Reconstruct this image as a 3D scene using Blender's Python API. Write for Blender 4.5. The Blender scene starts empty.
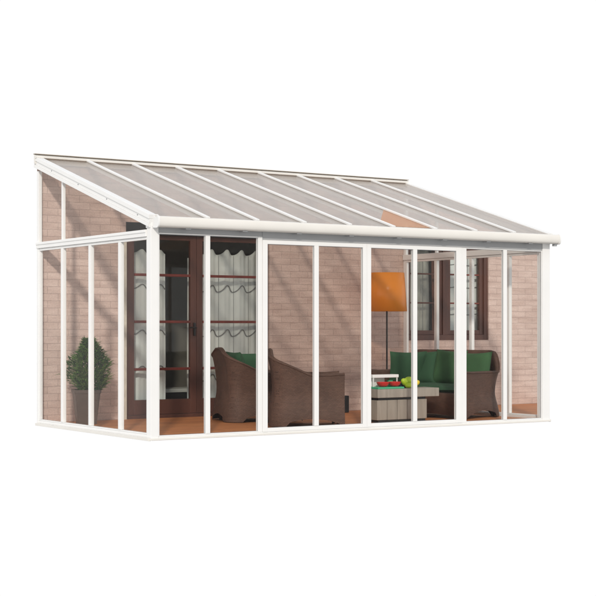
import bpy, bmesh, math, random
from mathutils import Vector, Matrix, noise
random.seed(7)
S = bpy.context.scene
C = S.collection
PI = math.pi
L, D = 5.39, 2.81            # sunroom length (along X) and depth (to the wall plane)
Z0, SL = 2.225, 0.300        # roof height over the front plane, roof slope
WR = 7.96                    # right end of the brick wall
def roofz(y): return Z0 + SL * y

# ------------------------------------------------------------------ materials
def nt(name):
    m = bpy.data.materials.new(name); m.use_nodes = True
    t = m.node_tree; b = t.nodes['Principled BSDF']
    return m, t, b
def N(t, typ, **k):
    n = t.nodes.new(typ)
    for a, v in k.items():
        if a in n.inputs: n.inputs[a].default_value = v
        else: setattr(n, a, v)
    return n
def mat(name, col, rough=.5, var=.06, scale=6., bump=0., bscale=60., metal=0., coat=0., stretch=None):
    m, t, b = nt(name)
    tc = N(t, 'ShaderNodeTexCoord')
    src = tc.outputs['Object']
    if stretch:
        mp = N(t, 'ShaderNodeMapping'); mp.inputs['Scale'].default_value = stretch
        t.links.new(src, mp.inputs[0]); src = mp.outputs[0]
    n = N(t, 'ShaderNodeTexNoise'); n.inputs['Scale'].default_value = scale; n.inputs['Detail'].default_value = 5
    t.links.new(src, n.inputs['Vector'])
    r = N(t, 'ShaderNodeValToRGB')
    c = Vector(col)
    r.color_ramp.elements[0].position = .3; r.color_ramp.elements[1].position = .7
    r.color_ramp.elements[0].color = (*(c * (1 - var)), 1); r.color_ramp.elements[1].color = (*[min(1, x) for x in c * (1 + var)], 1)
    t.links.new(n.outputs['Fac'], r.inputs[0]); t.links.new(r.outputs[0], b.inputs['Base Color'])
    b.inputs['Roughness'].default_value = rough; b.inputs['Metallic'].default_value = metal
    b.inputs['Coat Weight'].default_value = coat
    if bump:
        n2 = N(t, 'ShaderNodeTexNoise'); n2.inputs['Scale'].default_value = bscale
        t.links.new(src, n2.inputs['Vector'])
        bp = N(t, 'ShaderNodeBump'); bp.inputs['Strength'].default_value = bump; bp.inputs['Distance'].default_value = .01
        t.links.new(n2.outputs['Fac'], bp.inputs['Height']); t.links.new(bp.outputs[0], b.inputs['Normal'])
    return m

M_white = mat('white_powder_coat', (.82, .815, .80), .38, .02, 3)
M_cream = mat('cream_powder_coat', (.76, .735, .69), .4, .025, 3)
M_grey = mat('grey_seal', (.30, .31, .32), .5, .05, 5)
M_header = mat('shaded_white_aluminium', (.37, .375, .38), .45, .04, 4)  # white header beam, with the shade under the gutter put into its colour
M_frame = mat('brown_stained_wood', (.092, .036, .025), .42, .22, 9, .15, 40, stretch=(1, 1, .12))
M_munt = mat('sunlit_red_brown_wood', (.16, .026, .016), .4, .2, 9)  # redder than the frame wood: sunlit difference put into the colour
M_plaster = mat('cream_render', (.62, .57, .48), .85, .12, 14, .4, 60)
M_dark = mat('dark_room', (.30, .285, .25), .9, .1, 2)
M_black = mat('black_metal', (.016, .015, .015), .4, .1, 6)
M_green = mat('green_fabric', (.020, .072, .030), .85, .14, 5, .25, 220)
M_green2 = mat('bright_green_fabric', (.034, .098, .034), .85, .14, 5, .25, 220)
M_curtain = mat('off_white_curtain', (.76, .79, .77), .8, .04, 8, .05, 120)
M_cord = mat('grey_strand', (.20, .20, .20), .7, .1, 20)
M_pot = mat('brown_glazed_clay', (.085, .058, .046), .45, .15, 5, .1, 80)
M_soil = mat('soil', (.03, .02, .014), .95, .3, 30, .5, 60)
M_tablew = mat('grey_beige_wood', (.335, .30, .255), .6, .15, 7, .15, 50, stretch=(3, 3, .3))
M_red = mat('red_gloss', (.62, .03, .03), .25, .08, 8)
M_tgreen = mat('mint_green', (.06, .42, .22), .35, .08, 5)
M_navy = mat('dark_navy', (.02, .03, .06), .5, .1, 8)
M_lime = mat('lime_fruit', (.40, .56, .02), .38, .2, 18)
M_yellow = mat('yellow_fruit', (.75, .55, .02), .4, .1, 14)
M_stem = mat('bark', (.06, .04, .025), .9, .2, 20)
M_charcoal = mat('charcoal_plastic', (.022, .024, .026), .5, .1, 10)  # one dark charcoal tone for cabinet body, table plinth and upright block

def wicker():
    m, t, b = nt('brown_wicker')
    tc = N(t, 'ShaderNodeTexCoord'); sp = N(t, 'ShaderNodeSeparateXYZ'); t.links.new(tc.outputs['Object'], sp.inputs[0])
    ad = N(t, 'ShaderNodeMath', operation='ADD'); t.links.new(sp.outputs['X'], ad.inputs[0]); t.links.new(sp.outputs['Y'], ad.inputs[1])
    cb = N(t, 'ShaderNodeCombineXYZ'); t.links.new(ad.outputs[0], cb.inputs['X']); t.links.new(sp.outputs['Z'], cb.inputs['Y'])
    br = N(t, 'ShaderNodeTexBrick'); br.offset = .5; br.inputs['Scale'].default_value = 1
    br.inputs['Brick Width'].default_value = .034; br.inputs['Row Height'].default_value = .015; br.inputs['Mortar Size'].default_value = .0022; br.inputs['Mortar Smooth'].default_value = 1
    br.inputs['Color1'].default_value = (.115, .061, .042, 1); br.inputs['Color2'].default_value = (.088, .046, .032, 1); br.inputs['Mortar'].default_value = (.055, .028, .020, 1)
    t.links.new(cb.outputs[0], br.inputs['Vector'])
    n = N(t, 'ShaderNodeTexNoise'); n.inputs['Scale'].default_value = 5; n.inputs['Detail'].default_value = 4; t.links.new(tc.outputs['Object'], n.inputs['Vector'])
    r = N(t, 'ShaderNodeValToRGB'); r.color_ramp.elements[0].position = .3; r.color_ramp.elements[1].position = .7
    r.color_ramp.elements[0].color = (.8, .8, .8, 1); r.color_ramp.elements[1].color = (1.1, 1.1, 1.1, 1); t.links.new(n.outputs['Fac'], r.inputs[0])
    mu = N(t, 'ShaderNodeMixRGB', blend_type='MULTIPLY'); mu.inputs[0].default_value = 1
    t.links.new(br.outputs['Color'], mu.inputs[1]); t.links.new(r.outputs[0], mu.inputs[2]); t.links.new(mu.outputs[0], b.inputs['Base Color'])
    bp = N(t, 'ShaderNodeBump'); bp.invert = True; bp.inputs['Strength'].default_value = .4; bp.inputs['Distance'].default_value = .003
    t.links.new(br.outputs['Fac'], bp.inputs['Height']); t.links.new(bp.outputs[0], b.inputs['Normal'])
    b.inputs['Roughness'].default_value = .62; b.inputs['Specular IOR Level'].default_value = .3
    return m
M_wicker = wicker()

def brick():
    m, t, b = nt('pink_beige_brick')
    tc = N(t, 'ShaderNodeTexCoord')
    sp = N(t, 'ShaderNodeSeparateXYZ'); t.links.new(tc.outputs['Object'], sp.inputs[0])
    cb = N(t, 'ShaderNodeCombineXYZ'); t.links.new(sp.outputs['X'], cb.inputs['X']); t.links.new(sp.outputs['Z'], cb.inputs['Y'])
    nz = N(t, 'ShaderNodeTexNoise'); nz.inputs['Scale'].default_value = 7; nz.inputs['Detail'].default_value = 4
    t.links.new(cb.outputs[0], nz.inputs['Vector'])
    mixv = N(t, 'ShaderNodeMixRGB', blend_type='LINEAR_LIGHT'); mixv.inputs[0].default_value = .006
    t.links.new(cb.outputs[0], mixv.inputs[1]); t.links.new(nz.outputs['Color'], mixv.inputs[2])
    br = N(t, 'ShaderNodeTexBrick'); br.offset = .5
    br.inputs['Scale'].default_value = 1; br.inputs['Brick Width'].default_value = .27; br.inputs['Row Height'].default_value = .083
    br.inputs['Mortar Size'].default_value = .005; br.inputs['Mortar Smooth'].default_value = .6; br.inputs['Bias'].default_value = -.1
    br.inputs['Color1'].default_value = (.635, .485, .428, 1); br.inputs['Color2'].default_value = (.575, .43, .375, 1)
    br.inputs['Mortar'].default_value = (.49, .368, .325, 1)
    t.links.new(mixv.outputs[0], br.inputs['Vector'])
    # blotches of paler lime wash and darker firing, stretched along the courses
    mp = N(t, 'ShaderNodeMapping'); mp.inputs['Scale'].default_value = (1.1, 5.5, 1)
    t.links.new(cb.outputs[0], mp.inputs[0])
    n2 = N(t, 'ShaderNodeTexNoise'); n2.inputs['Scale'].default_value = 2.3; n2.inputs['Detail'].default_value = 6; n2.inputs['Roughness'].default_value = .6
    t.links.new(mp.outputs[0], n2.inputs['Vector'])
    r2 = N(t, 'ShaderNodeValToRGB'); r2.color_ramp.elements[0].position = .3; r2.color_ramp.elements[1].position = .72
    r2.color_ramp.elements[0].color = (.86, .83, .82, 1); r2.color_ramp.elements[1].color = (1.15, 1.18, 1.18, 1)
    t.links.new(n2.outputs['Fac'], r2.inputs[0])
    mu = N(t, 'ShaderNodeMixRGB', blend_type='MULTIPLY'); mu.inputs[0].default_value = 1
    t.links.new(br.outputs['Color'], mu.inputs[1]); t.links.new(r2.outputs[0], mu.inputs[2])
    n3 = N(t, 'ShaderNodeTexNoise'); n3.inputs['Scale'].default_value = 55; n3.inputs['Detail'].default_value = 5
    t.links.new(cb.outputs[0], n3.inputs['Vector'])
    r3 = N(t, 'ShaderNodeValToRGB'); r3.color_ramp.elements[0].position = .3; r3.color_ramp.elements[1].position = .7
    r3.color_ramp.elements[0].color = (.9, .9, .9, 1); r3.color_ramp.elements[1].color = (1.06, 1.06, 1.06, 1)
    t.links.new(n3.outputs['Fac'], r3.inputs[0])
    mu2 = N(t, 'ShaderNodeMixRGB', blend_type='MULTIPLY'); mu2.inputs[0].default_value = 1
    t.links.new(mu.outputs[0], mu2.inputs[1]); t.links.new(r3.outputs[0], mu2.inputs[2])
    t.links.new(mu2.outputs[0], b.inputs['Base Color'])
    iv = N(t, 'ShaderNodeMath', operation='MULTIPLY_ADD'); iv.inputs[1].default_value = -1.; t.links.new(br.outputs['Fac'], iv.inputs[0])
    t.links.new(n3.outputs['Fac'], iv.inputs[2])
    bp = N(t, 'ShaderNodeBump'); bp.inputs['Strength'].default_value = .5; bp.inputs['Distance'].default_value = .006
    t.links.new(iv.outputs[0], bp.inputs['Height']); t.links.new(bp.outputs[0], b.inputs['Normal'])
    b.inputs['Roughness'].default_value = .9
    return m
M_brick = brick()

def deckmat():
    m, t, b = nt('terracotta_wood_deck')
    tc = N(t, 'ShaderNodeTexCoord')
    br = N(t, 'ShaderNodeTexBrick'); br.offset = .37
    br.inputs['Scale'].default_value = 1; br.inputs['Brick Width'].default_value = 1.9; br.inputs['Row Height'].default_value = .14
    br.inputs['Mortar Size'].default_value = .003; br.inputs['Color1'].default_value = (.58, .225, .08, 1); br.inputs['Color2'].default_value = (.47, .165, .055, 1)
    br.inputs['Mortar'].default_value = (.08, .03, .015, 1)
    t.links.new(tc.outputs['Object'], br.inputs['Vector'])
    mp = N(t, 'ShaderNodeMapping'); mp.inputs['Scale'].default_value = (1.5, 22, 1); t.links.new(tc.outputs['Object'], mp.inputs[0])
    n = N(t, 'ShaderNodeTexNoise'); n.inputs['Scale'].default_value = 3; n.inputs['Detail'].default_value = 7; t.links.new(mp.outputs[0], n.inputs['Vector'])
    r = N(t, 'ShaderNodeValToRGB'); r.color_ramp.elements[0].position = .3; r.color_ramp.elements[1].position = .7
    r.color_ramp.elements[0].color = (.75, .75, .75, 1); r.color_ramp.elements[1].color = (1.12, 1.12, 1.12, 1)
    t.links.new(n.outputs['Fac'], r.inputs[0])
    mu = N(t, 'ShaderNodeMixRGB', blend_type='MULTIPLY'); mu.inputs[0].default_value = 1
    t.links.new(br.outputs['Color'], mu.inputs[1]); t.links.new(r.outputs[0], mu.inputs[2]); t.links.new(mu.outputs[0], b.inputs['Base Color'])
    b.inputs['Roughness'].default_value = .5
    return m
M_deck = deckmat()

def glass(name, tint, refl, body=0., bodycol=(.7, .68, .66), rough=.02, ribs=False):
    m, t, b = nt(name); t.nodes.remove(b)
    out = t.nodes['Material Output']
    tr = N(t, 'ShaderNodeBsdfTransparent'); tr.inputs[0].default_value = (*tint, 1)
    gl = N(t, 'ShaderNodeBsdfGlossy'); gl.inputs['Roughness'].default_value = rough; gl.inputs[0].default_value = (1, 1, 1, 1)
    fr = N(t, 'ShaderNodeLayerWeight'); fr.inputs[0].default_value = .5
    pw = N(t, 'ShaderNodeMath', operation='POWER'); pw.inputs[1].default_value = 4.; t.links.new(fr.outputs['Facing'], pw.inputs[0])
    mu = N(t, 'ShaderNodeMath', operation='MULTIPLY_ADD'); mu.inputs[1].default_value = refl; mu.inputs[2].default_value = .035 * refl; t.links.new(pw.outputs[0], mu.inputs[0])
    base = tr.outputs[0]
    if body:
        df = N(t, 'ShaderNodeBsdfDiffuse'); df.inputs[0].default_value = (*bodycol, 1)
        tl = N(t, 'ShaderNodeBsdfTranslucent'); tl.inputs[0].default_value = (*bodycol, 1)
        a = N(t, 'ShaderNodeMixShader'); a.inputs[0].default_value = .5
        t.links.new(df.outputs[0], a.inputs[1]); t.links.new(tl.outputs[0], a.inputs[2])
        c = N(t, 'ShaderNodeMixShader'); c.inputs[0].default_value = body
        if ribs:
            tc = N(t, 'ShaderNodeTexCoord')
            n = N(t, 'ShaderNodeTexNoise'); n.inputs['Scale'].default_value = 1.4; n.inputs['Detail'].default_value = 3
            mp_ = N(t, 'ShaderNodeMapping'); mp_.inputs['Scale'].default_value = (2.2, .55, .55); t.links.new(tc.outputs['Object'], mp_.inputs[0]); t.links.new(mp_.outputs[0], n.inputs['Vector'])
            w = N(t, 'ShaderNodeTexWave'); w.bands_direction = 'X'; w.inputs['Scale'].default_value = 16
            t.links.new(tc.outputs['Object'], w.inputs['Vector'])
            k = N(t, 'ShaderNodeMath', operation='MULTIPLY_ADD'); k.inputs[1].default_value = body * 4.5; k.inputs[2].default_value = body * -1.25; k.use_clamp = True
            t.links.new(n.outputs['Fac'], k.inputs[0])
            k2 = N(t, 'ShaderNodeMath', operation='MULTIPLY_ADD'); k2.inputs[1].default_value = body * .15
            t.links.new(w.outputs['Fac'], k2.inputs[0]); t.links.new(k.outputs[0], k2.inputs[2]); t.links.new(k2.outputs[0], c.inputs[0])
        t.links.new(base, c.inputs[1]); t.links.new(a.outputs[0], c.inputs[2]); base = c.outputs[0]
    f = N(t, 'ShaderNodeMixShader'); t.links.new(mu.outputs[0], f.inputs[0]); t.links.new(base, f.inputs[1]); t.links.new(gl.outputs[0], f.inputs[2])
    t.links.new(f.outputs[0], out.inputs[0])
    return m
M_glass = glass('clear_acrylic', (.98, .98, .975), .16)
M_wglass = glass('window_glass', (.955, .965, .96), .5)
M_poly = glass('twin_wall_polycarbonate', (.87, .84, .81),   .5, .17, (.60, .56, .52), .22, True)
M_orange_refl = glass('painted_orange_reflection', (1.0, .84, .70), .3, .17, (.90, .50, .24), .3)  # orange reflection put into the sheet's own colour

def shade():
    m, t, b = nt('orange_lampshade')
    out = t.nodes['Material Output']
    tc = N(t, 'ShaderNodeTexCoord'); n = N(t, 'ShaderNodeTexNoise'); n.inputs['Scale'].default_value = 90
    t.links.new(tc.outputs['Object'], n.inputs['Vector'])
    bp = N(t, 'ShaderNodeBump'); bp.inputs['Strength'].default_value = .1; bp.inputs['Distance'].default_value = .003
    t.links.new(n.outputs['Fac'], bp.inputs['Height']); t.links.new(bp.outputs[0], b.inputs['Normal'])
    b.inputs['Base Color'].default_value = (.97, .345, .04, 1); b.inputs['Roughness'].default_value = .3
    tl = N(t, 'ShaderNodeBsdfTranslucent'); tl.inputs[0].default_value = (.95, .36, .05, 1)
    mx = N(t, 'ShaderNodeMixShader'); mx.inputs[0].default_value = .22
    t.links.new(b.outputs[0], mx.inputs[1]); t.links.new(tl.outputs[0], mx.inputs[2]); t.links.new(mx.outputs[0], out.inputs[0])
    return m
M_shade = shade()

def leafmat():
    m, t, b = nt('dark_green_leaf')
    oi = N(t, 'ShaderNodeNewGeometry')
    r = N(t, 'ShaderNodeValToRGB')
    r.color_ramp.elements[0].color = (.016, .055, .012, 1); r.color_ramp.elements[1].color = (.16, .27, .06, 1)
    t.links.new(oi.outputs['Random Per Island'], r.inputs[0]); t.links.new(r.outputs[0], b.inputs['Base Color'])
    b.inputs['Roughness'].default_value = .45
    return m
M_leaf = leafmat()

# ------------------------------------------------------------------ mesh helpers
def BM(): return bmesh.new()
def box(bm, x0, x1, y0, y1, z0, z1, bev=0.0):
    g = bmesh.ops.create_cube(bm, size=1)
    vs = g['verts']
    for v in vs:
        v.co = Vector((x0 + (v.co.x + .5) * (x1 - x0), y0 + (v.co.y + .5) * (y1 - y0), z0 + (v.co.z + .5) * (z1 - z0)))
    if bev:
        es = {e for v in vs for e in v.link_edges}
        bmesh.ops.bevel(bm, geom=list(es), offset=bev, segments=2, affect='EDGES', profile=.6)
    return bm
def beam(bm, p0, p1, w, h, up=(0, 0, 1), bev=0.0):
    """bar of width w (sideways) and height h (along up) from p0 to p1, centred"""
    p0, p1 = Vector(p0), Vector(p1); d = (p1 - p0); ln = d.length; d.normalize()
    s = d.cross(Vector(up)).normalized(); u = s.cross(d).normalized()
    g = bmesh.ops.create_cube(bm, size=1)['verts']
    for v in g:
        c = v.co.copy(); v.co = p0 + d * ((c.y + .5) * ln) + s * (c.x * w) + u * (c.z * h)
    if bev:
        es = {e for v in g for e in v.link_edges}
        bmesh.ops.bevel(bm, geom=list(es), offset=bev, segments=2, affect='EDGES', profile=.6)
    return bm
def tube(bm, pts, r, n=10, r1=None, caps=True):
    pts = [Vector(p) for p in pts]; rings = []
    for i, p in enumerate(pts):
        d = (pts[min(i + 1, len(pts) - 1)] - pts[max(i - 1, 0)]).normalized()
        a = Vector((0, 0, 1)) if abs(d.z) < .9 else Vector((1, 0, 0))
        s = d.cross(a).normalized(); u = s.cross(d)
        rr = r if r1 is None else r + (r1 - r) * i / (len(pts) - 1)
        rings.append([bm.verts.new(p + (s * math.cos(2 * PI * k / n) + u * math.sin(2 * PI * k / n)) * rr) for k in range(n)])
    for a, b in zip(rings, rings[1:]):
        for k in range(n): bm.faces.new((a[k], a[(k + 1) % n], b[(k + 1) % n], b[k]))
    if caps: bm.faces.new(rings[0][::-1]); bm.faces.new(rings[-1])
    return bm
def lathe(bm, prof, n=40, c=(0, 0, 0), close=False):
    rings = [[bm.verts.new((c[0] + r * math.cos(2 * PI * k / n), c[1] + r * math.sin(2 * PI * k / n), c[2] + z)) for k in range(n)] for r, z in prof]
    for a, b in zip(rings, rings[1:]):
        for k in range(n): bm.faces.new((a[k], a[(k + 1) % n], b[(k + 1) % n], b[k]))
    if close:
        bm.faces.new(rings[0][::-1]); bm.faces.new(rings[-1])
    return bm
def prism(bm, poly, axis, a, b):
    """extrude polygon (list of 2D) between a and b along axis 'x','y' or 'z'"""
    def P(p, t):
        return {'x': (t, p[0], p[1]), 'y': (p[0], t, p[1]), 'z': (p[0], p[1], t)}[axis]
    A = [bm.verts.new(P(p, a)) for p in poly]; B = [bm.verts.new(P(p, b)) for p in poly]
    bm.faces.new(A); bm.faces.new(B[::-1])
    for i in range(len(poly)): bm.faces.new((A[i], B[i], B[(i + 1) % len(poly)], A[(i + 1) % len(poly)]))
    bmesh.ops.recalc_face_normals(bm, faces=bm.faces[:])
    return bm
def obj(name, bm, m, parent=None, smooth=False, label=None):
    bmesh.ops.recalc_face_normals(bm, faces=bm.faces[:])
    me = bpy.data.meshes.new(name); bm.to_mesh(me); bm.free(); me.materials.append(m)
    if smooth:
        for p in me.polygons: p.use_smooth = True
        try: me.set_sharp_from_angle(angle=math.radians(40))
        except Exception: pass
    o = bpy.data.objects.new(name, me); C.objects.link(o)
    if parent: o.parent = parent
    if label: o['label'] = label
    return o
def thing(name, label, cat, loc=(0, 0, 0), rz=0, group=None):
    o = bpy.data.objects.new(name, None); C.objects.link(o); o.location = loc; o.rotation_euler = (0, 0, rz)
    o.empty_display_size = .1
    o['label'] = label; o['category'] = cat
    if group: o['group'] = group
    return o
def tag(o, label, cat, group=None):
    o['label'] = label; o['category'] = cat
    if group: o['group'] = group
    return o

# ------------------------------------------------------------------ ground deck
b = BM(); prism(b, [(0.02, 0.012), (L - .02, 0.012), (WR - .03, D - .002), (0.02, D - .002)], 'z', -.027, 0.0)
o = obj('deck_floor', b, M_deck); o['kind'] = 'structure'

# ------------------------------------------------------------------ house wall
wall = thing('house_wall', 'pink beige brick house wall behind the white sunroom, with brown door and window', 'wall', (0, D, 0))
def wtop(x): return 3.085 if x <= L else 3.085 + (x - L) * (2.41 - 3.085) / (WR - L)
DX0, DX1, DZ = 1.15, 3.19, 2.37
WX0, WX1, WZ0, WZ1 = 5.36, 6.87, .925, 2.30
b = BM()
T = .30
def wp(x0, x1, z0, z1, mit=0):                       # local coords: y 0 .. T
    t0, t1 = (z1(x0), z1(x1)) if callable(z1) else (z1, z1)
    poly = [(x0, z0), (x1, z0), (x1, t1), (x0, t0)]
    A = [b.verts.new((p[0], 0, p[1])) for p in poly]; B = [b.verts.new((p[0] + (mit * T if p[0] == x0 else 0), T, p[1])) for p in poly]
    b.faces.new(A); b.faces.new(B[::-1])
    for i in range(4): b.faces.new((A[i], B[i], B[(i + 1) % 4], A[(i + 1) % 4]))
wp(0.005, DX0, -.02, wtop, .5); wp(DX0, DX1, DZ, wtop); wp(DX1, WX0, -.02, wtop)
wp(WX0, WX1, -.02, WZ0); wp(WX0, L, WZ1, wtop); wp(L, WX1, WZ1, wtop); wp(WX1, WR, -.02, wtop)
bmesh.ops.remove_doubles(b, verts=b.verts[:], dist=.0005)
obj('brickwork', b, M_brick, wall)
# cream render strip round the door reveal, ragged edge
b = BM(); pts = []
zz = 0.0
while zz < 2.21:
    pts.append((DX0 - .055 - random.uniform(0, .018), zz)); zz += .06
poly = [(DX0 + .004, 0.0)] + [(DX0 + .004, 2.21)] + pts[::-1]
prism(b, poly, 'y', -.012, .10)
obj('door_reveal', b, M_plaster, wall)

def leafframe(b, x0, x1, z0, z1, y0, y1, sw, top, bot, bev=.004):
    box(b, x0, x0 + sw, y0, y1, z0, z1, bev); box(b, x1 - sw, x1, y0, y1, z0, z1, bev)
    box(b, x0 + sw, x1 - sw, y0 + .002, y1 - .002, z1 - top, z1, bev); box(b, x0 + sw, x1 - sw, y0 + .002, y1 - .002, z0, z0 + bot, bev)
# patio door: frame is the part, leaves' pieces are sub-parts
b = BM()
box(b, DX0, DX0 + .05, .03, .15, .0, DZ, .004); box(b, DX1 - .05, DX1, .03, .15, .0, DZ, .004)
box(b, DX0 + .05, DX1 - .05, .032, .148, 2.25, DZ, .004); box(b, DX0 + .05, DX1 - .05, .032, .16, -.02, .04, .004)
door = obj('patio_door', b, M_frame, wall)
b = BM(); box(b, DX0 + .002, DX1 - .002, .001, .028, 2.225, 2.368, .002)
obj('shutter_slot', b, M_black, wall)
xm = (DX0 + DX1) / 2 - .02
for x0, x1 in ((DX0 + .052, xm - .002), (xm + .002, DX1 - .052)):
    b = BM(); leafframe(b, x0, x1, .042, 2.248, .05, .10, .085, .075, .18)
    lf = obj('door_leaf', b, M_frame, door)
    b = BM()
    for z in (.595, 1.172, 1.742): box(b, x0 + .086, x1 - .086, .046, .088, z - .016, z + .016, .004)
    obj('glazing_bar', b, M_munt, door)
    b = BM(); box(b, x0 + .08, x1 - .08, .068, .074, .2, 2.18)
    obj('door_pane', b, M_wglass, door)
b = BM()
box(b, xm - .05, xm - .02, .030, .048, 1.00, 1.16, .004); tube(b, [(xm - .035, .03, 1.10), (xm - .035, -.015, 1.10), (xm - .13, -.015, 1.10)], .009, 8)
obj('door_handle', b, M_black, door, True)

# window
b = BM()
leafframe(b, WX0, WX1, WZ0, WZ1, .02, .12, .07, .07, .075)
box(b, 6.055, 6.135, .022, .118, WZ0 + .075, WZ1 - .07, .004)
win = obj('casement_window', b, M_frame, wall)
for x0, x1 in ((WX0 + .072, 6.053), (6.137, WX1 - .072)):
    b = BM(); leafframe(b, x0, x1, WZ0 + .077, WZ1 - .072, .04, .09, .065, .06, .06)
    obj('window_sash', b, M_frame, win)
    b = BM()
    for z in (1.44, 1.84): box(b, x0 + .066, x1 - .066, .044, .078, z - .011, z + .011, .003)
    obj('glazing_bar', b, M_munt if x0 > 6 else M_frame, win)
    b = BM(); box(b, x0 + .06, x1 - .06, .060, .066, WZ0 + .12, WZ1 - .12)
    obj('window_pane', b, M_wglass, win)

# rooms behind the openings
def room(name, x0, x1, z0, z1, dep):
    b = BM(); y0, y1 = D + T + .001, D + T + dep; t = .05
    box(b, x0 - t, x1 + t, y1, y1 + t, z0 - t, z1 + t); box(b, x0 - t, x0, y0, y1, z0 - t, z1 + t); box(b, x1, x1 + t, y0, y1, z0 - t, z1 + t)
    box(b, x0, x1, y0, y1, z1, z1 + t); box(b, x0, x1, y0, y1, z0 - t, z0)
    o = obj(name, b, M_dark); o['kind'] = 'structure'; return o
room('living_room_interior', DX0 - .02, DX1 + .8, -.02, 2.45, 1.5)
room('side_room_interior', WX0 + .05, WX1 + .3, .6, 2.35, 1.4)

def curtain(name, x0, x1, z0, z1, y, label, group, scal=.04, folds=5, m=None, wavy_lines=()):
    t = thing(name, label, 'curtain', ((x0 + x1) / 2, y, z0), 0, group)
    b = BM(); n = 90; rows = 26; w = x1 - x0; g = []
    pw = w / folds
    def yo(x): 
        u = (x - x0) / pw; f = u - math.floor(u)
        return .011 * math.cos(2 * PI * u) + .003 * math.cos(6 * PI * u + 1)
    def sag(x):
        u = (x - x0) / pw; f = u - math.floor(u)
        return scal * (.5 - .5 * math.cos(2 * PI * f ** 1.7)) ** .8
    for j in range(rows + 1):
        r = []
        for i in range(n + 1):
            x = x0 + w * i / n; v = j / rows
            z = z0 + (z1 - scal + sag(x) - z0) * v
            r.append(b.verts.new((x - (x0 + x1) / 2, yo(x) + .006 * math.sin(9 * x + 5 * v), z - z0)))
        g.append(r)
    for j in range(rows):
        for i in range(n): b.faces.new((g[j][i], g[j][i + 1], g[j + 1][i + 1], g[j + 1][i]))
    o = obj('curtain_cloth', b, m or M_curtain, t, True)
    sm = o.modifiers.new('thick', 'SOLIDIFY'); sm.thickness = .004
    for zc in wavy_lines:  # thin wavy grey tubes across the cloth at set heights
        b = BM(); tube(b, [(x0 + w * i / 60 - (x0 + x1) / 2, yo(x0 + w * i / 60) - .012, zc - z0 - scal + sag(x0 + w * i / 60) * 1.2) for i in range(61)], .0065, 6)
        obj('wavy_line', b, M_cord, t, True)
    b = BM()
    for k in range(1, folds):
        xx = x0 + pw * k - (x0 + x1) / 2
        tube(b, [(xx, -.042, .02), (xx, -.042, z1 - z0 - scal - .01)], .003, 5)
    obj('pull_cord', b, M_cord, t)
    return t
yc = D + .20
curtain('curtain', 1.30, 1.80, .16, 2.06, yc, 'narrow off-white curtain gathered at the left of the patio door', None, .05, 2, wavy_lines=(.62, 1.06, 1.62))
curtain('curtain', 2.31, 3.19, .16, 2.09, yc, 'wide off-white pleated curtain with wavy grey lines behind the right door leaf', None, .07, 4, wavy_lines=(.50, 1.06, 1.62))
curtain('curtain', 2.12, 2.19, .16, 2.0, yc + .02, 'thin strip of pale curtain beside the dark gap in the patio door', None, .03, 1, wavy_lines=())
M_gcurt = mat('grey_green_curtain', (.45, .45, .41), .8, .15, 6)
M_rcurt = mat('russet_curtain', (.20, .07, .035), .8, .15, 6)
curtain('curtain', 5.50, 5.95, 1.0, 2.2, D + .19, 'grey-green curtain behind the left sash of the brown window', None, .03, 3, M_gcurt)
curtain('curtain', 6.0, 6.14, 1.0, 2.2, D + .19, 'russet curtain beside the middle bar of the brown window', None, .02, 1, M_rcurt)
curtain('curtain', 6.24, 6.98, 1.0, 2.2, D + .19, 'cream curtain behind the right sash of the brown window', None, .02, 2, wavy_lines=(1.3, 1.68, 2.0))
# low sideboard in the dark room, seen through the door gap
sb = thing('sideboard', 'low sideboard with pale top in the dark room behind the patio door', 'sideboard', (2.5, D + 1.1, 0))
b = BM(); box(b, -.7, .7, -.2, .2, .04, .26, .01); obj('cabinet_body', b, M_charcoal, sb)
b = BM(); box(b, -.73, .73, -.22, .22, .262, .31, .006); obj('cabinet_top', b, M_curtain, sb)

# ------------------------------------------------------------------ sunroom
sun = thing('sunroom', 'white aluminium lean-to sunroom with glazed sides and nine sloping roof panels', 'sunroom')
P = sun
# posts
b = BM(); box(b, 0, .088, 0, .088, -.02, 2.235, .005); obj('corner_post', b, M_white, P)
b = BM(); box(b, L - .115, L, 0, .10, -.02, 2.12, .005); obj('corner_post', b, M_white, P)
for x in (0.0, L - .045):
    b = BM(); box(b, x, x + .045, D - .052, D - .002, -.02, roofz(D) - .16, .004); obj('wall_post', b, M_white, P)
# base rails (track + cream sill lip)
b = BM(); box(b, .089, L - .116, .004, .075, -.02, .008, .003); obj('base_rail', b, M_white, P)
b = BM(); box(b, -.012, L + .0, -.012, .0035, -.024, -.004, .003); obj('sill_lip', b, M_cream, P)
for x0, x1, xa, xb in ((.0, .07, -.024, -.001), (L - .07, L - .0, L + .001, L + .02)):
    b = BM(); box(b, x0 + .004, x1, .101 if x0 > 1 else .089, D - .053, -.02, .03, .003); obj('base_rail', b, M_white, P)
    b = BM(); box(b, xa, xb, .0, D - .01, -.03, .0, .003); obj('sill_lip', b, M_cream, P)
# header behind the gutter
b = BM(); box(b, .089, 1.318, .012, .085, 2.055, 2.20, .003); box(b, 1.32, L - .116, .010, .087, 2.021, 2.20, .003); obj('header_beam', b, M_header, P)
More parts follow.
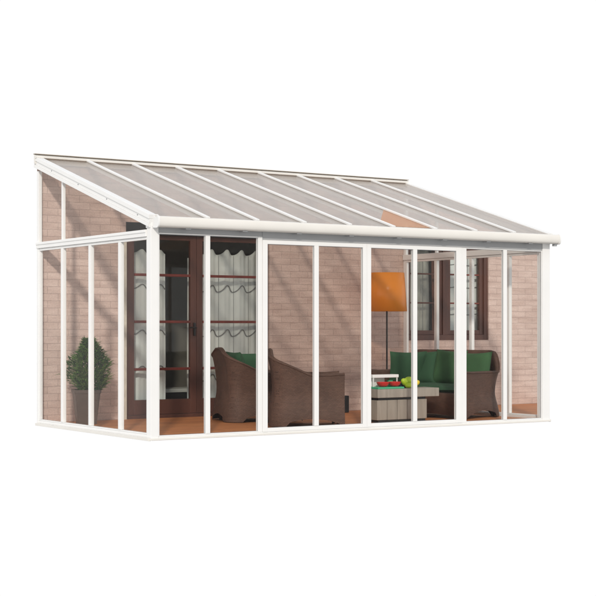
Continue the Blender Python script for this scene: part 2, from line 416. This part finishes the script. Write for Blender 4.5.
# gutter: rounded box profile along X
prof = [(0.008, 2.105), (-.085, 2.100), (-.105, 2.106), (-.118, 2.122), (-.122, 2.150), (-.120, 2.185), (-.110, 2.205), (-.090, 2.212), (-.078, 2.206), (-.070, 2.19), (-.02, 2.205), (.008, 2.215)]
b = BM(); prism(b, prof, 'x', .035, L + .045); obj('gutter', b, M_cream, P, True)
for x0, x1 in ((.018, .0345), (L + .0455, L + .062)):
    pr2 = [(p[0] * 1.06, 2.155 + (p[1] - 2.155) * 1.12) for p in prof]
    b = BM(); prism(b, pr2, 'x', x0, x1); obj('gutter_end_cap', b, M_white, P, True)
b = BM(); tube(b, [(L + .02, -.06, 2.105), (L + .02, -.06, 2.075)], .028, 14); obj('downpipe_outlet', b, M_grey, P, True)
for x in (.38, 1.05, 1.72, 2.4, 3.05, 3.7, 4.35, 5.0):
    b = BM(); box(b, x - .03, x + .03, -.09, -.02, 2.089, 2.0995, .003); obj('gutter_clip', b, M_grey, P)

# front window units
def unit(y0, x0, x1, z0, z1, st0, st1, mw, bot, top, xm=None, name='window_unit'):
    b = BM(); y1 = y0 + .045
    box(b, x0, x0 + st0, y0, y1, z0, z1, .004); box(b, x1 - st1, x1, y0, y1, z0, z1, .004)
    box(b, x0 + st0, x1 - st1, y0 + .002, y1 - .002, z1 - top, z1, .004)
    box(b, x0 + st0, x1 - st1, y0 + .002, y1 - .002, z0, z0 + bot, .004)
    f = obj(name, b, M_white, P)
    xm = xm or (x0 + x1) / 2
    b = BM(); box(b, xm - mw / 2, xm + mw / 2, y0 - .004, y1 - .004, z0 + bot, z1 - top, .004); obj('mullion', b, M_white, f)
    for a, c in ((x0 + st0, xm - mw / 2), (xm + mw / 2, x1 - st1)):
        b = BM(); box(b, a - .004, c + .004, y0 + .020, y0 + .026, z0 + bot - .004, z1 - top + .004); obj('glass_pane', b, M_glass, f)
        b = BM()      # dark rubber gasket line round each pane
        leafframe(b, a, c, z0 + bot, z1 - top, y0 + .012, y0 + .018, .004, .004, .004, 0); obj('gasket', b, M_grey, f)
    return f
unit(.006, .090, 1.318, .0085, 2.054, .012, .052, .052, .012, .014, .660)
unit(-.004, 1.320, 2.669, .0085, 2.020, .058, .054, .054, .040, .042, 1.998)
unit(-.004, 2.671, 4.018, .0085, 2.020, .054, .080, .054, .040, .042, 3.338)
unit(.006, 4.020, L - .117, .0085, 2.020, .075, .012, .052, .012, .010, 4.685)

# side frames
ys = [.70, 1.41, 2.12]
def side(xo, s):                       # xo outer face, s=+1 means frame extends to +x
    X = lambda a, c: (min(xo + s * a, xo + s * c), max(xo + s * a, xo + s * c))
    y0, y1 = (.089 if s > 0 else .101), D - .053
    xa, xb = X(.006, .046)
    b = BM()
    box(b, xa, xb, y0, y1, .031, .045, .003); box(b, xa, xb, y0, y1, 1.985, 2.012, .003)
    for y in (y0, y1 - .02): box(b, xa + .002, xb - .002, y, y + .02, .046, 1.984, .003)
    f = obj('side_frame', b, M_white, P)
    for y in ys:
        b = BM(); xc, xd = X(.0, .045); box(b, xc, xd, y - .026, y + .026, .0455, 1.9845, .004); obj('side_mullion', b, M_white, f)
    e = [y0 + .02] + [q for y in ys for q in (y - .026, y + .026)] + [y1 - .02]
    for k in range(4):
        b = BM(); xc, xd = X(.022, .028); box(b, xc, xd, e[2 * k] - .003, e[2 * k + 1] + .003, .043, 1.987); obj('glass_pane', b, M_glass, f)
    xc, xd = X(-.012, .06)
    b = BM(); box(b, xc, xd, y0, y1 + .048, 2.0135, 2.085, .004); xe, xf = X(-.02, -.0125); box(b, xe, xf, y0, y1 + .04, 2.055, 2.080, .002)
    obj('side_rail', b, M_white, P)
    # gable: triangular glazing + mullion under the sloping rafter
    gz = lambda y: roofz(y) - .10
    b = BM(); xc, xd = X(.022, .028)
    ya = .09
    prism(b, [(ya, 2.086), (D - .05, 2.086), (D - .05, gz(D - .05)), (ya, max(2.09, gz(ya)))], 'x', xc, xd); obj('gable_pane', b, M_glass, P)
    b = BM(); xc, xd = X(.004, .04); box(b, xc, xd, 2.12 - .017, 2.12 + .017, 2.0855, gz(2.12), .003); obj('gable_mullion', b, M_white, P)
side(0, 1); side(L, -1)

# roof: ten rafters, nine panels
dvec = Vector((0, 1, SL)).normalized(); upn = Vector((0, -SL, 1)).normalized()
NR = 9
for k in range(NR + 1):
    x = .03 + (L - .06) * k / NR
    if k in (0, NR):
        s = 1 if k == 0 else -1; xo = 0 if k == 0 else L
        y0, y1 = -.02, D + .0
        P0 = Vector((0, y0, roofz(y0))); P1 = Vector((0, y1, roofz(y1)))
        b = BM()
        def bb(xa, xb, dz, h):
            xc = xo + s * (xa + xb) / 2
            beam(b, P0 + Vector((xc, 0, 0)) + upn * dz, P1 + Vector((xc, 0, 0)) + upn * dz, abs(xb - xa), h, upn, .003)
        bb(-.030, .055, -.012, .044)       # top cap
        bb(-.018, .045, -.058, .046)       # web
        bb(-.026, .050, -.0985, .034)      # bottom lip
        obj('edge_rafter', b, M_white, P)
    else:
        b = BM()
        beam(b, (x, -.068, roofz(-.068) + .012), (x, D - .03, roofz(D - .03) + .012), .045, .022, upn, .005)
        beam(b, (x, .02, roofz(.02) - .030), (x, D - .03, roofz(D - .03) - .030), .030, .050, upn, .004)
        obj('rafter', b, M_white, P)
panes = []
for k in range(NR):
    xa = .03 + (L - .06) * k / NR + .018; xb = .03 + (L - .06) * (k + 1) / NR - .018
    b = BM()
    beam(b, ((xa + xb) / 2, -.055, roofz(-.055) - .004), ((xa + xb) / 2, D - .02, roofz(D - .02) - .004), xb - xa, .008, upn)
    panes.append(obj('roof_panel', b, M_poly, P))
# lampshade's orange reflection, painted as a thin sheet low on the sixth panel
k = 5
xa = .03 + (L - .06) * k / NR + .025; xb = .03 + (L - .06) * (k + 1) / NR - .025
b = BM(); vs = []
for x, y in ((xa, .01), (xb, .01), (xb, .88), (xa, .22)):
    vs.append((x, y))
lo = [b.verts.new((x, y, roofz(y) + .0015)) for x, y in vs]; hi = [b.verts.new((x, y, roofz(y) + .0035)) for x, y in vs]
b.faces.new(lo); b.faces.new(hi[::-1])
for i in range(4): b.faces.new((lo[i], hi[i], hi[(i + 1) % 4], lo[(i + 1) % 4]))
obj('painted_reflection', b, M_orange_refl, panes[5], label='painted orange reflection of the lampshade on the lower end of the roof panel')
# ridge flashing on the wall
zr = roofz(D)
b = BM(); prism(b, [(D - .075, zr - .01), (D - .075, zr + .012), (D - .0, zr + .034), (D - .0, zr - .075), (D - .03, zr - .075), (D - .03, zr - .02)], 'x', -.035, L + .02)
obj('ridge_flashing', b, M_cream, P)
b = BM(); box(b, -.04, L + .02, D - .045, D + .012, zr + .0345, zr + .042, .002); obj('ridge_seal', b, mat('taupe_seal', (.42, .37, .31), .6), P)
b = BM(); box(b, L - .03, L + .024, D - .10, D - .004, zr - .14, zr + .012, .003); obj('ridge_end_cap', b, M_white, P)
for xx, zz_ in ((.022, 2.13), (.022, 2.19), (.066, 2.16)):
    b = BM(); tube(b, [(xx, .0005, zz_ - .02), (xx, -.004, zz_ - .02)], .006, 10); obj('screw_head', b, M_grey, P)
for yy in (.25, .95, 1.65, 2.35):
    b = BM(); tube(b, [(-.0185, yy, roofz(yy) - .058), (-.0225, yy, roofz(yy) - .058)], .007, 10); obj('screw_head', b, M_grey, P)
# corner brackets at the eaves
for x0, x1 in ((-.012, -.0005), (L + .0005, L + .012)):
    b = BM(); box(b, x0, x1, .004, .085, 2.10, 2.22, .003)
    obj('eave_bracket', b, M_white, P)

# ------------------------------------------------------------------ wicker seating
def smooth01(t): t = max(0, min(1, t)); return t * t * (3 - 2 * t)
def tub(name, W, Dp, label, cat, loc, rz, group=None, crest=.85, arm=.57, corner=.27, slope=.58):
    """wicker tub seat facing +X; W width (Y), Dp depth (X). Origin at centre on the floor."""
    t = thing(name, label, cat, loc, rz, group)
    R = .13 if W < 1 else .16
    # U-shaped path: front of right arm -> back -> front of left arm
    pts = []
    n1, n2, n3 = 16, 10, (12 if W < 1 else 26)
    for i in range(n1): pts.append((Dp / 2 - (Dp - R) * i / n1, -W / 2))
    for i in range(n2): a = PI / 2 * i / n2; pts.append((-Dp / 2 + R - R * math.sin(a), -W / 2 + R - R * math.cos(a)))
    for i in range(n3): pts.append((-Dp / 2, -W / 2 + R + (W - 2 * R) * i / n3))
    for i in range(n2): a = PI / 2 * i / n2; pts.append((-Dp / 2 + R - R * math.cos(a), W / 2 - R + R * math.sin(a)))
    for i in range(n1 + 1): pts.append((-Dp / 2 + R + (Dp - R) * i / n1, W / 2))
    def rim(x, y):
        f = (x + Dp / 2) / Dp                    # 0 back .. 1 front
        flat = max(0, W / 2 - corner)
        sd_ = max(0, abs(y) - flat) + max(0, x + Dp / 2)
        u = min(1, sd_ / (corner + slope * Dp))
        k = (1 - u) ** (.92 if W < 1 else 1.12)
        return arm + (crest - arm) * k + .012 * max(0, f - .8) / .2
    m = len(pts); outer = []; normals = []
    for i, (x, y) in enumerate(pts):
        a = Vector(pts[max(i - 1, 0)]); c = Vector(pts[min(i + 1, m - 1)]); d = (c - a).normalized()
        normals.append(Vector((d.y, -d.x)) * (1 if True else -1))
    # make normals outward
    for i in range(m):
        if normals[i].dot(Vector(pts[i]) - Vector((0.12, 0))) < 0: normals[i] = -normals[i]
    def off(v): # v 0 bottom..1 top: waisted flare
        return .055 * (1 - smooth01(v / .5)) + .055 * max(0, (v - .5) / .5) ** 1.8
    b = BM(); rows = 14; G = []
    s = [0]
    for i in range(1, m): s.append(s[-1] + (Vector(pts[i]) - Vector(pts[i - 1])).length)
    tot = s[-1]
    def zb(i):                                   # arched lower hem between feet at the corners
        x, y = pts[i]
        f = (x + Dp / 2) / Dp
        if abs(y) > W / 2 - .002 and x > -Dp / 2 + R: g = (x - (-Dp / 2 + R * .5)) / (Dp - R * .5)
        elif abs(y) < W / 2 - R: g = .5 + y / (W - 2 * R) * .8
        else: return .008
        g = max(0, min(1, g)); return .008 + .085 * (math.sin(PI * g) ** .7)
    for i, (x, y) in enumerate(pts):
        col = []; zt = rim(x, y)
        back = 1 - smooth01((x + Dp / 2) / (Dp * .6))
        for j in range(rows + 1):
            v = j / rows; z = zb(i) + (zt - zb(i)) * v
            o = off(v) * (1 if v < .5 else (.35 + .65 * back)); p = Vector((x, y)) + normals[i] * o
            col.append(b.verts.new((p.x, p.y, z)))
        # rolled rim and inner wall
        th = .052
        e = Vector((x, y)) + normals[i] * (.055 * (.35 + .65 * back))
        for q, dz in ((.012, .013), (th * .5, .02), (th - .010, .012), (th, -.004)):
            p = e - normals[i] * q; col.append(b.verts.new((p.x, p.y, zt + dz)))
        for z in (zt - .12, .30):
            p = Vector((x, y)) - normals[i] * (.05 - (.035 if z > .35 else 0) * back); col.append(b.verts.new((p.x, p.y, max(.30, z))))
        G.append(col)
    for i in range(m - 1):
        for j in range(len(G[0]) - 1): b.faces.new((G[i][j], G[i + 1][j], G[i + 1][j + 1], G[i][j + 1]))
    for col in (G[0], G[-1]): b.faces.new(col)
    obj('wicker_shell', b, M_wicker, t, True)
    # piping along the outer rim
    b = BM(); tube(b, [(G[i][rows].co.x if False else pts[i][0] + normals[i].x * .055 * (.35 + .65 * (1 - smooth01((pts[i][0] + Dp / 2) / (Dp * .6)))),
                        pts[i][1] + normals[i].y * .055 * (.35 + .65 * (1 - smooth01((pts[i][0] + Dp / 2) / (Dp * .6)))), rim(*pts[i]) + .004) for i in range(m)], .011, 8)
    obj('braided_edge', b, M_wicker, t, True)
    # front apron with an arch
    b = BM(); n = 16; A = []
    for i in range(n + 1):
        y = -W / 2 + .05 + (W - .10) * i / n
        A.append([(Dp / 2 - .02, y, .012 + .05 * math.sin(PI * i / n) ** .6), (Dp / 2 - .02, y, .30), (Dp / 2 - .06, y, .315)])
    V = [[b.verts.new(p) for p in r] for r in A]
    for i in range(n):
        for j in range(2): b.faces.new((V[i][j], V[i + 1][j], V[i + 1][j + 1], V[i][j + 1]))
    o = obj('front_apron', b, M_wicker, t, True); mm = o.modifiers.new('t', 'SOLIDIFY'); mm.thickness = .02
    b = BM(); box(b, -Dp / 2 + .05, Dp / 2 - .062, -W / 2 + .051, W / 2 - .051, .26, .31, .01); obj('seat_deck', b, M_wicker, t)
    for sx in (-1, 1):
        for sy in (-1, 1):
            b = BM(); tube(b, [(sx * (Dp / 2 - .07), sy * (W / 2 - .06), 0.0), (sx * (Dp / 2 - .06), sy * (W / 2 - .05), .10)], .018, 10, .024); obj('foot', b, M_wicker, t, True)
    return t
def cushion(b, w, d, h, mt, pinch=.12, n=14):
    """soft pillow w x d, thickness h, lying in XY; transformed by matrix mt"""
    top = {}; 
    def zz(u, v): return h / 2 * max(0, (1 - abs(u) ** 3.2)) ** .5 * max(0, (1 - abs(v) ** 3.2)) ** .5
    for sgn in (1, -1):
        for i in range(n + 1):
            for j in range(n + 1):
                u = -1 + 2 * i / n; v = -1 + 2 * j / n
                if sgn < 0 and (i in (0, n) or j in (0, n)): top[(sgn, i, j)] = top[(1, i, j)]; continue
                k = 1 - pinch * (1 - abs(u) ** 2) * abs(v) ** 3; k2 = 1 - pinch * (1 - abs(v) ** 2) * abs(u) ** 3
                p = Vector((u * w / 2 * k2, v * d / 2 * k, sgn * zz(u, v) + .006 * noise.noise(Vector((u * 2, v * 2, sgn)))))
                top[(sgn, i, j)] = b.verts.new(mt @ p)
        for i in range(n):
            for j in range(n):
                f = (top[(sgn, i, j)], top[(sgn, i + 1, j)], top[(sgn, i + 1, j + 1)], top[(sgn, i, j + 1)])
                if len(set(f)) > 2:
                    try: b.faces.new(f if sgn > 0 else f[::-1])
                    except ValueError: pass
    return b
def armchair(label, loc, rz, mat_c, Dp=.86, W=.70, slope=.42, bh=.44, sidec=False, group='wicker tub armchairs'):
    t = tub('wicker_armchair', W, Dp, label, 'armchair', loc, rz, group, slope=slope)
    q = Dp / 2 - .43
    b = BM(); cushion(b, Dp - .2, W - .14, .13, Matrix.Translation((.045, 0, .375)), .03); obj('seat_cushion', b, mat_c, t, True)
    mt = Matrix.Translation((-.26 - q, 0, .60 - (.44 - bh) / 2)) @ Matrix.Rotation(math.radians(80), 4, 'Y')
    b = BM(); cushion(b, bh, W - .14, .15, mt, .05); obj('back_cushion', b, mat_c, t, True)
    for sg in sidec or ():
        mt = Matrix.Translation((-.10, sg * (W / 2 - .12), .60)) @ Matrix.Rotation(math.radians(-sg * 80), 4, 'X')
        b = BM(); cushion(b, Dp - .26, .40, .12, mt, .05); obj('side_cushion', b, mat_c, t, True)
    return t
armchair('brown wicker tub armchair seen from behind, in front of the patio door, nearer the wall', (2.36, 1.78, 0), math.radians(-14), M_green, sidec=(1,))
armchair('brown wicker tub armchair close to the front glass, standing side-on left of the coffee table', (2.385, .75, 0), math.radians(-30), M_green, .78, .70, .5, .30)

SW = 1.36
sofa = tub('wicker_sofa', SW, .86, 'long brown wicker sofa with dark green cushions behind the coffee table', 'sofa', (4.68, 1.31, 0), math.radians(198), None, .80, .55, slope=.12, corner=.10)
b = BM(); cushion(b, .68, SW - .14, .13, Matrix.Translation((.04, 0, .345)), .02); obj('seat_cushion', b, M_green, sofa, True)
for y, w, zc, rz, tl, mc in ((.42, .46, .575, 2, 76, M_green2), (.04, .46, .60, -2, 73, M_green2), (-.33, .44, .585, 3, 72, M_green)):
    mt = Matrix.Translation((-.27 + random.uniform(-.01, .02), y, zc)) @ Matrix.Rotation(math.radians(rz), 4, 'X') @ Matrix.Rotation(math.radians(tl), 4, 'Y')
    b = BM(); cushion(b, .46, w, .17, mt, .09); obj('back_cushion', b, mc, sofa, True)
b = BM(); cushion(b, .50, .44, .14, Matrix.Translation((-.06, -SW / 2 + .23, .585)) @ Matrix.Rotation(math.radians(-36), 4, 'Z') @ Matrix.Rotation(math.radians(80), 4, 'X'), .08); obj('side_cushion', b, M_green, sofa, True)

# ------------------------------------------------------------------ coffee table and what is on it
tx0, tx1, ty0, ty1, tz = 3.235, 4.14, .56, .84, .39
tb = thing('coffee_table', 'grey-beige block coffee table with thick overhanging top', 'table', ((tx0 + tx1) / 2, (ty0 + ty1) / 2, 0))
hx = (tx1 - tx0) / 2; hy = (ty1 - ty0) / 2
b = BM(); box(b, -hx, hx, -hy, hy, tz - .10, tz, .006); obj('tabletop', b, M_tablew, tb)
b = BM()
nx = 5
for i in range(nx):
    w = (2 * hx - .17) / nx; x = -hx + .03 + w * i
    box(b, x, x + w - .006, -hy + .05, hy - .05, .03, tz - .13, .005)
obj('pedestal', b, M_tablew, tb)
b = BM(); box(b, -hx + .05, hx - .16, -hy + .06, hy - .06, tz - .131, tz - .1005); box(b, -hx + .05, hx - .16, -hy + .06, hy - .06, 0.0, .029); obj('plinth', b, M_charcoal, tb)

X0 = tx0 - .03
def boxthing(name, label, cat, x0, x1, y0, y1, z0, z1, m, bev=.004):
    b = BM(); cx, cy = (x0 + x1) / 2, (y0 + y1) / 2
    box(b, x0 - cx, x1 - cx, y0 - cy, y1 - cy, 0, z1 - z0, bev)
    o = obj(name, b, m); o.location = (cx, cy, z0); return tag(o, label, cat)
ry = .98
boxthing('serving_tray', 'flat mint green tray at the left end of the coffee table', 'tray', X0 + .05, X0 + .43, ty0 + .02, ty0 + .26, tz + .001, tz + .022, M_tgreen)
# two red bowls on the tray
def bowl(x, y, z, label):
    b = BM(); lathe(b, [(.002, .004), (.04, .004), (.062, .02), (.078, .056), (.074, .057), (.057, .024), (.035, .012), (.002, .011)], 32)
    o = obj('red_bowl', b, M_red, None, True); o.location = (x, y, z); tag(o, label, 'bowl', 'red bowls on the coffee table')
bowl(X0 + .17, ty0 + .09, tz + .0225, 'red bowl at the left end of the green tray')
bowl(X0 + .34, ty0 + .09, tz + .0225, 'red bowl at the right end of the green tray, beside the lime fruit')
bowlz = tz
# white raised rack behind the bowls: top shelf and back panel
rk = thing('white_rack', 'small white shelf rack standing over the red bowls on the coffee table', 'rack', (X0 + .25, ty0 + .20, tz + .0225))
b = BM(); box(b, -.19, .19, -.06, .05, .105, .14, .003); obj('rack_shelf', b, M_white, rk)
b = BM(); box(b, -.185, .05, .03, .045, 0, .1045, .002); obj('rack_panel', b, M_white, rk)
for sx in (-.18, .165):
    b = BM(); box(b, sx, sx + .012, -.055, -.045, 0, .1045, .001); obj('rack_leg', b, M_white, rk)
boxthing('storage_tin', 'small mint tin behind the right red bowl on the coffee table', 'tin', X0 + .34, X0 + .40, ty0 + .20, ty0 + .24, tz + .0225, tz + .095, M_tgreen)
boxthing('navy_box', 'dark navy box behind the lime fruit on the coffee table', 'box', X0 + .47, X0 + .56, ty0 + .14, ty0 + .22, tz + .001, tz + .07, M_navy)
def fruit(name, label, cat, loc, s, m, rot=(0, 0, 0), group=None):
    b = BM(); pr = []
    for i in range(15):
        a = PI * i / 14; r = math.sin(a) * (1 - .28 * math.cos(a) * -1 * .0 - .18 * (1 - math.cos(a)) / 2 * 1.2)
        pr.append((max(.001, r * s[0]), -math.cos(a) * s[1]))
    lathe(b, pr, 22); bmesh.ops.recalc_face_normals(b, faces=b.faces[:])
    o = obj(name, b, m, None, True); o.location = loc; o.rotation_euler = rot; return tag(o, label, cat, group)
fx = X0 + .50
fruit('pear', 'lime green pear lying tipped left against the navy box', 'pear', (fx - .01, ty0 + 0.095, tz + .075), (.045, .06), M_lime, (.3, -1.1, .1), 'lime green fruit on the table')
fruit('pear', 'lime green pear on top of the fruit pile', 'pear', (fx + .055, ty0 + 0.100, tz + .095), (.045, .055), M_lime, (.4, 1.2, .3), 'lime green fruit on the table')
fruit('pear', 'lime green pear lowest in front of the fruit pile', 'pear', (fx + .03, ty0 + 0.055, tz + .037), (.036, .052), M_lime, (.2, 1.35, -.6), 'lime green fruit on the table')
fruit('lemon', 'yellow lemon at the right end of the fruit pile', 'lemon', (fx + .165, ty0 + 0.090, tz + .061), (.038, .046), M_yellow, (.1, 1.3, .2))
fruit('lime', 'round green lime under the pears beside the lemon', 'lime', (fx + .10, ty0 + 0.065, tz + .038), (.038, .038), M_lime, (0, .3, 0), 'lime green fruit on the table')

# ------------------------------------------------------------------ floor lamp
lx, ly = 4.635, 2.24
lp = thing('floor_lamp', 'floor lamp with large orange drum shade on thin black pole behind the sofa', 'lamp', (lx, ly, 0))
b = BM(); lathe(b, [(.262, 1.312), (.226, 1.812)], 64); o = obj('lamp_shade', b, M_shade, lp, True)
mm = o.modifiers.new('t', 'SOLIDIFY'); mm.thickness = .004
b = BM(); tube(b, [(0, 0, .02), (0, 0, 1.62)], .011, 12); obj('lamp_pole', b, M_black, lp, True)
b = BM(); lathe(b, [(.001, 0), (.14, 0), (.14, .012), (.10, .024), (.001, .026)], 40); obj('lamp_base', b, M_black, lp, True)
b = BM()
for k in range(3):
    a = 2 * PI * k / 3; tube(b, [(0, 0, 1.60), (.232 * math.cos(a), .232 * math.sin(a), 1.72)], .003, 6)
obj('shade_spider', b, M_black, lp)
b = BM(); lathe(b, [(.001, 1.585), (.02, 1.585), (.035, 1.63), (.032, 1.67), (.001, 1.70)], 20); obj('light_bulb', b, M_curtain, lp, True)

# dark upright block by the wall behind the middle chair
boxthing('dark_block', 'narrow black upright box on the deck by the brick wall behind the armchairs', 'box', 4.12, 4.19, 2.46, 2.54, 0.001, .22, M_charcoal, .006)

# ------------------------------------------------------------------ potted shrub
px, py = .39, 2.31
pot = thing('plant_pot', 'tapered brown square pot standing in the left corner by the brick wall', 'plant pot', (px, py, 0), math.radians(-18))
b = BM()
def sq(h, z): return [(-h, -h, z), (h, -h, z), (h, h, z), (-h, h, z)]
R_ = [[b.verts.new(p) for p in sq(h, z)] for h, z in ((.105, 0), (.142, .355), (.152, .357), (.154, .395), (.132, .395), (.128, .35))]
for a, c in zip(R_, R_[1:]):
    for k in range(4): b.faces.new((a[k], a[(k + 1) % 4], c[(k + 1) % 4], c[k]))
b.faces.new(R_[0][::-1]); b.faces.new(R_[-1])
bmesh.ops.bevel(b, geom=[e for e in b.edges], offset=.005, segments=2, affect='EDGES')
obj('pot_body', b, M_pot, pot)
b = BM(); box(b, -.124, .124, -.124, .124, .3505, .375); obj('soil', b, M_soil, pot)
sh = thing('potted_shrub', 'dense dark green pointed shrub growing out of the brown pot', 'shrub', (px + .04, py, .375))
b = BM()
tube(b, [(0, 0, 0), (.01, 0, .2), (0, .01, .56)], .016, 8, .005)
for k in range(26):
    a = k * 2.4; z = .04 + .5 * k / 26; r = .20 * (1 - .6 * k / 26)
    tube(b, [(0, 0, z), (r * .6 * math.cos(a), r * .6 * math.sin(a), z + .05), (r * math.cos(a), r * math.sin(a), z + .12)], .005, 5, .0015)
obj('stems', b, M_stem, sh, True)
b = BM()
def leaf(b, p, d, ln, w):
    d = d.normalized(); s = d.cross(Vector((random.uniform(-.4, .4), random.uniform(-.4, .4), 1))).normalized(); u = s.cross(d)
    a = b.verts.new(p); l = b.verts.new(p + d * ln * .45 + s * w / 2 + u * .004); r = b.verts.new(p + d * ln * .45 - s * w / 2 + u * .004); e = b.verts.new(p + d * ln - u * ln * .15)
    m_ = b.verts.new(p + d * ln * .5 - u * .002)
    b.faces.new((a, l, m_)); b.faces.new((a, m_, r)); b.faces.new((l, e, m_)); b.faces.new((m_, e, r))
def crown_r(z):     # z 0..1
    return .225 * (math.sin(PI * min(1, (z * .80 + .14))) ** .75) * (1 - .55 * max(0, z - .5) / .5)
for k in range(4200):
    z = random.random() ** .9; a = random.uniform(0, 2 * PI)
    lump = 1 + .6 * noise.noise(Vector((math.cos(a) * 2.2, math.sin(a) * 2.2, z * 4.5)))
    rr = crown_r(z) * lump * (random.random() ** .35)
    p = Vector((rr * math.cos(a), rr * math.sin(a), .0 + z * .585))
    d = Vector((math.cos(a), math.sin(a), random.uniform(.1, 1.3))) + Vector((random.uniform(-.5, .5), random.uniform(-.5, .5), random.uniform(-.4, .4)))
    leaf(b, p, d, random.uniform(.035, .075) * (1.5 if random.random() < .12 else 1), random.uniform(.012, .022))
obj('foliage', b, M_leaf, sh)

# ------------------------------------------------------------------ light
W = bpy.data.worlds.new('World'); S.world = W; W.use_nodes = True
t = W.node_tree; bg = t.nodes['Background']
tc = N(t, 'ShaderNodeTexCoord'); sp = N(t, 'ShaderNodeSeparateXYZ'); t.links.new(tc.outputs['Generated'], sp.inputs[0])
mr = N(t, 'ShaderNodeMapRange'); mr.inputs['From Min'].default_value = -1; mr.inputs['From Max'].default_value = 1
t.links.new(sp.outputs['Z'], mr.inputs['Value'])
r = N(t, 'ShaderNodeValToRGB'); cr = r.color_ramp
bk = N(t, 'ShaderNodeMapRange'); bk.inputs['From Min'].default_value = -.75; bk.inputs['From Max'].default_value = -.15; bk.inputs['To Min'].default_value = .80; bk.inputs['To Max'].default_value = 1.02
t.links.new(sp.outputs['Y'], bk.inputs['Value']); t.links.new(bk.outputs[0], bg.inputs[1])
cr.elements[0].position = 0; cr.elements[0].color = (.18, .17, .16, 1)
e = cr.elements.new(.19); e.color = (.22, .21, .20, 1)
e = cr.elements.new(.27); e.color = (1, 1, 1, 1)
e = cr.elements.new(.72); e.color = (1, 1, 1, 1)
cr.elements[-1].position = .95; cr.elements[-1].color = (.62, .68, .78, 1)
t.links.new(mr.outputs[0], r.inputs[0]); t.links.new(r.outputs[0], bg.inputs[0])
sd = bpy.data.lights.new('Sun', 'SUN'); sd.energy = 2.0; sd.angle = math.radians(3.2); sd.color = (1, .94, .86)
so = bpy.data.objects.new('Sun', sd); C.objects.link(so)
so.rotation_euler = Vector((.652, 1, -.60)).to_track_quat('-Z', 'Y').to_euler()

# ------------------------------------------------------------------ camera
cd = bpy.data.cameras.new('Camera'); co = bpy.data.objects.new('Camera', cd); C.objects.link(co)
co.location = (-6.8395, -12.945, 1.1081); co.rotation_euler = (PI / 2, 0, -.5864)
cd.sensor_width = 36; cd.lens = 1462.3 / 596 * 36; cd.shift_y = 29 / 596; cd.clip_end = 500
S.camera = co
S.render.engine = 'CYCLES'
S.cycles.max_bounces = 14; S.cycles.transparent_max_bounces = 24; S.cycles.transmission_bounces = 8
S.view_settings.view_transform = 'Standard'; S.view_settings.look = 'None'; S.view_settings.exposure = 0; S.view_settings.gamma = 1
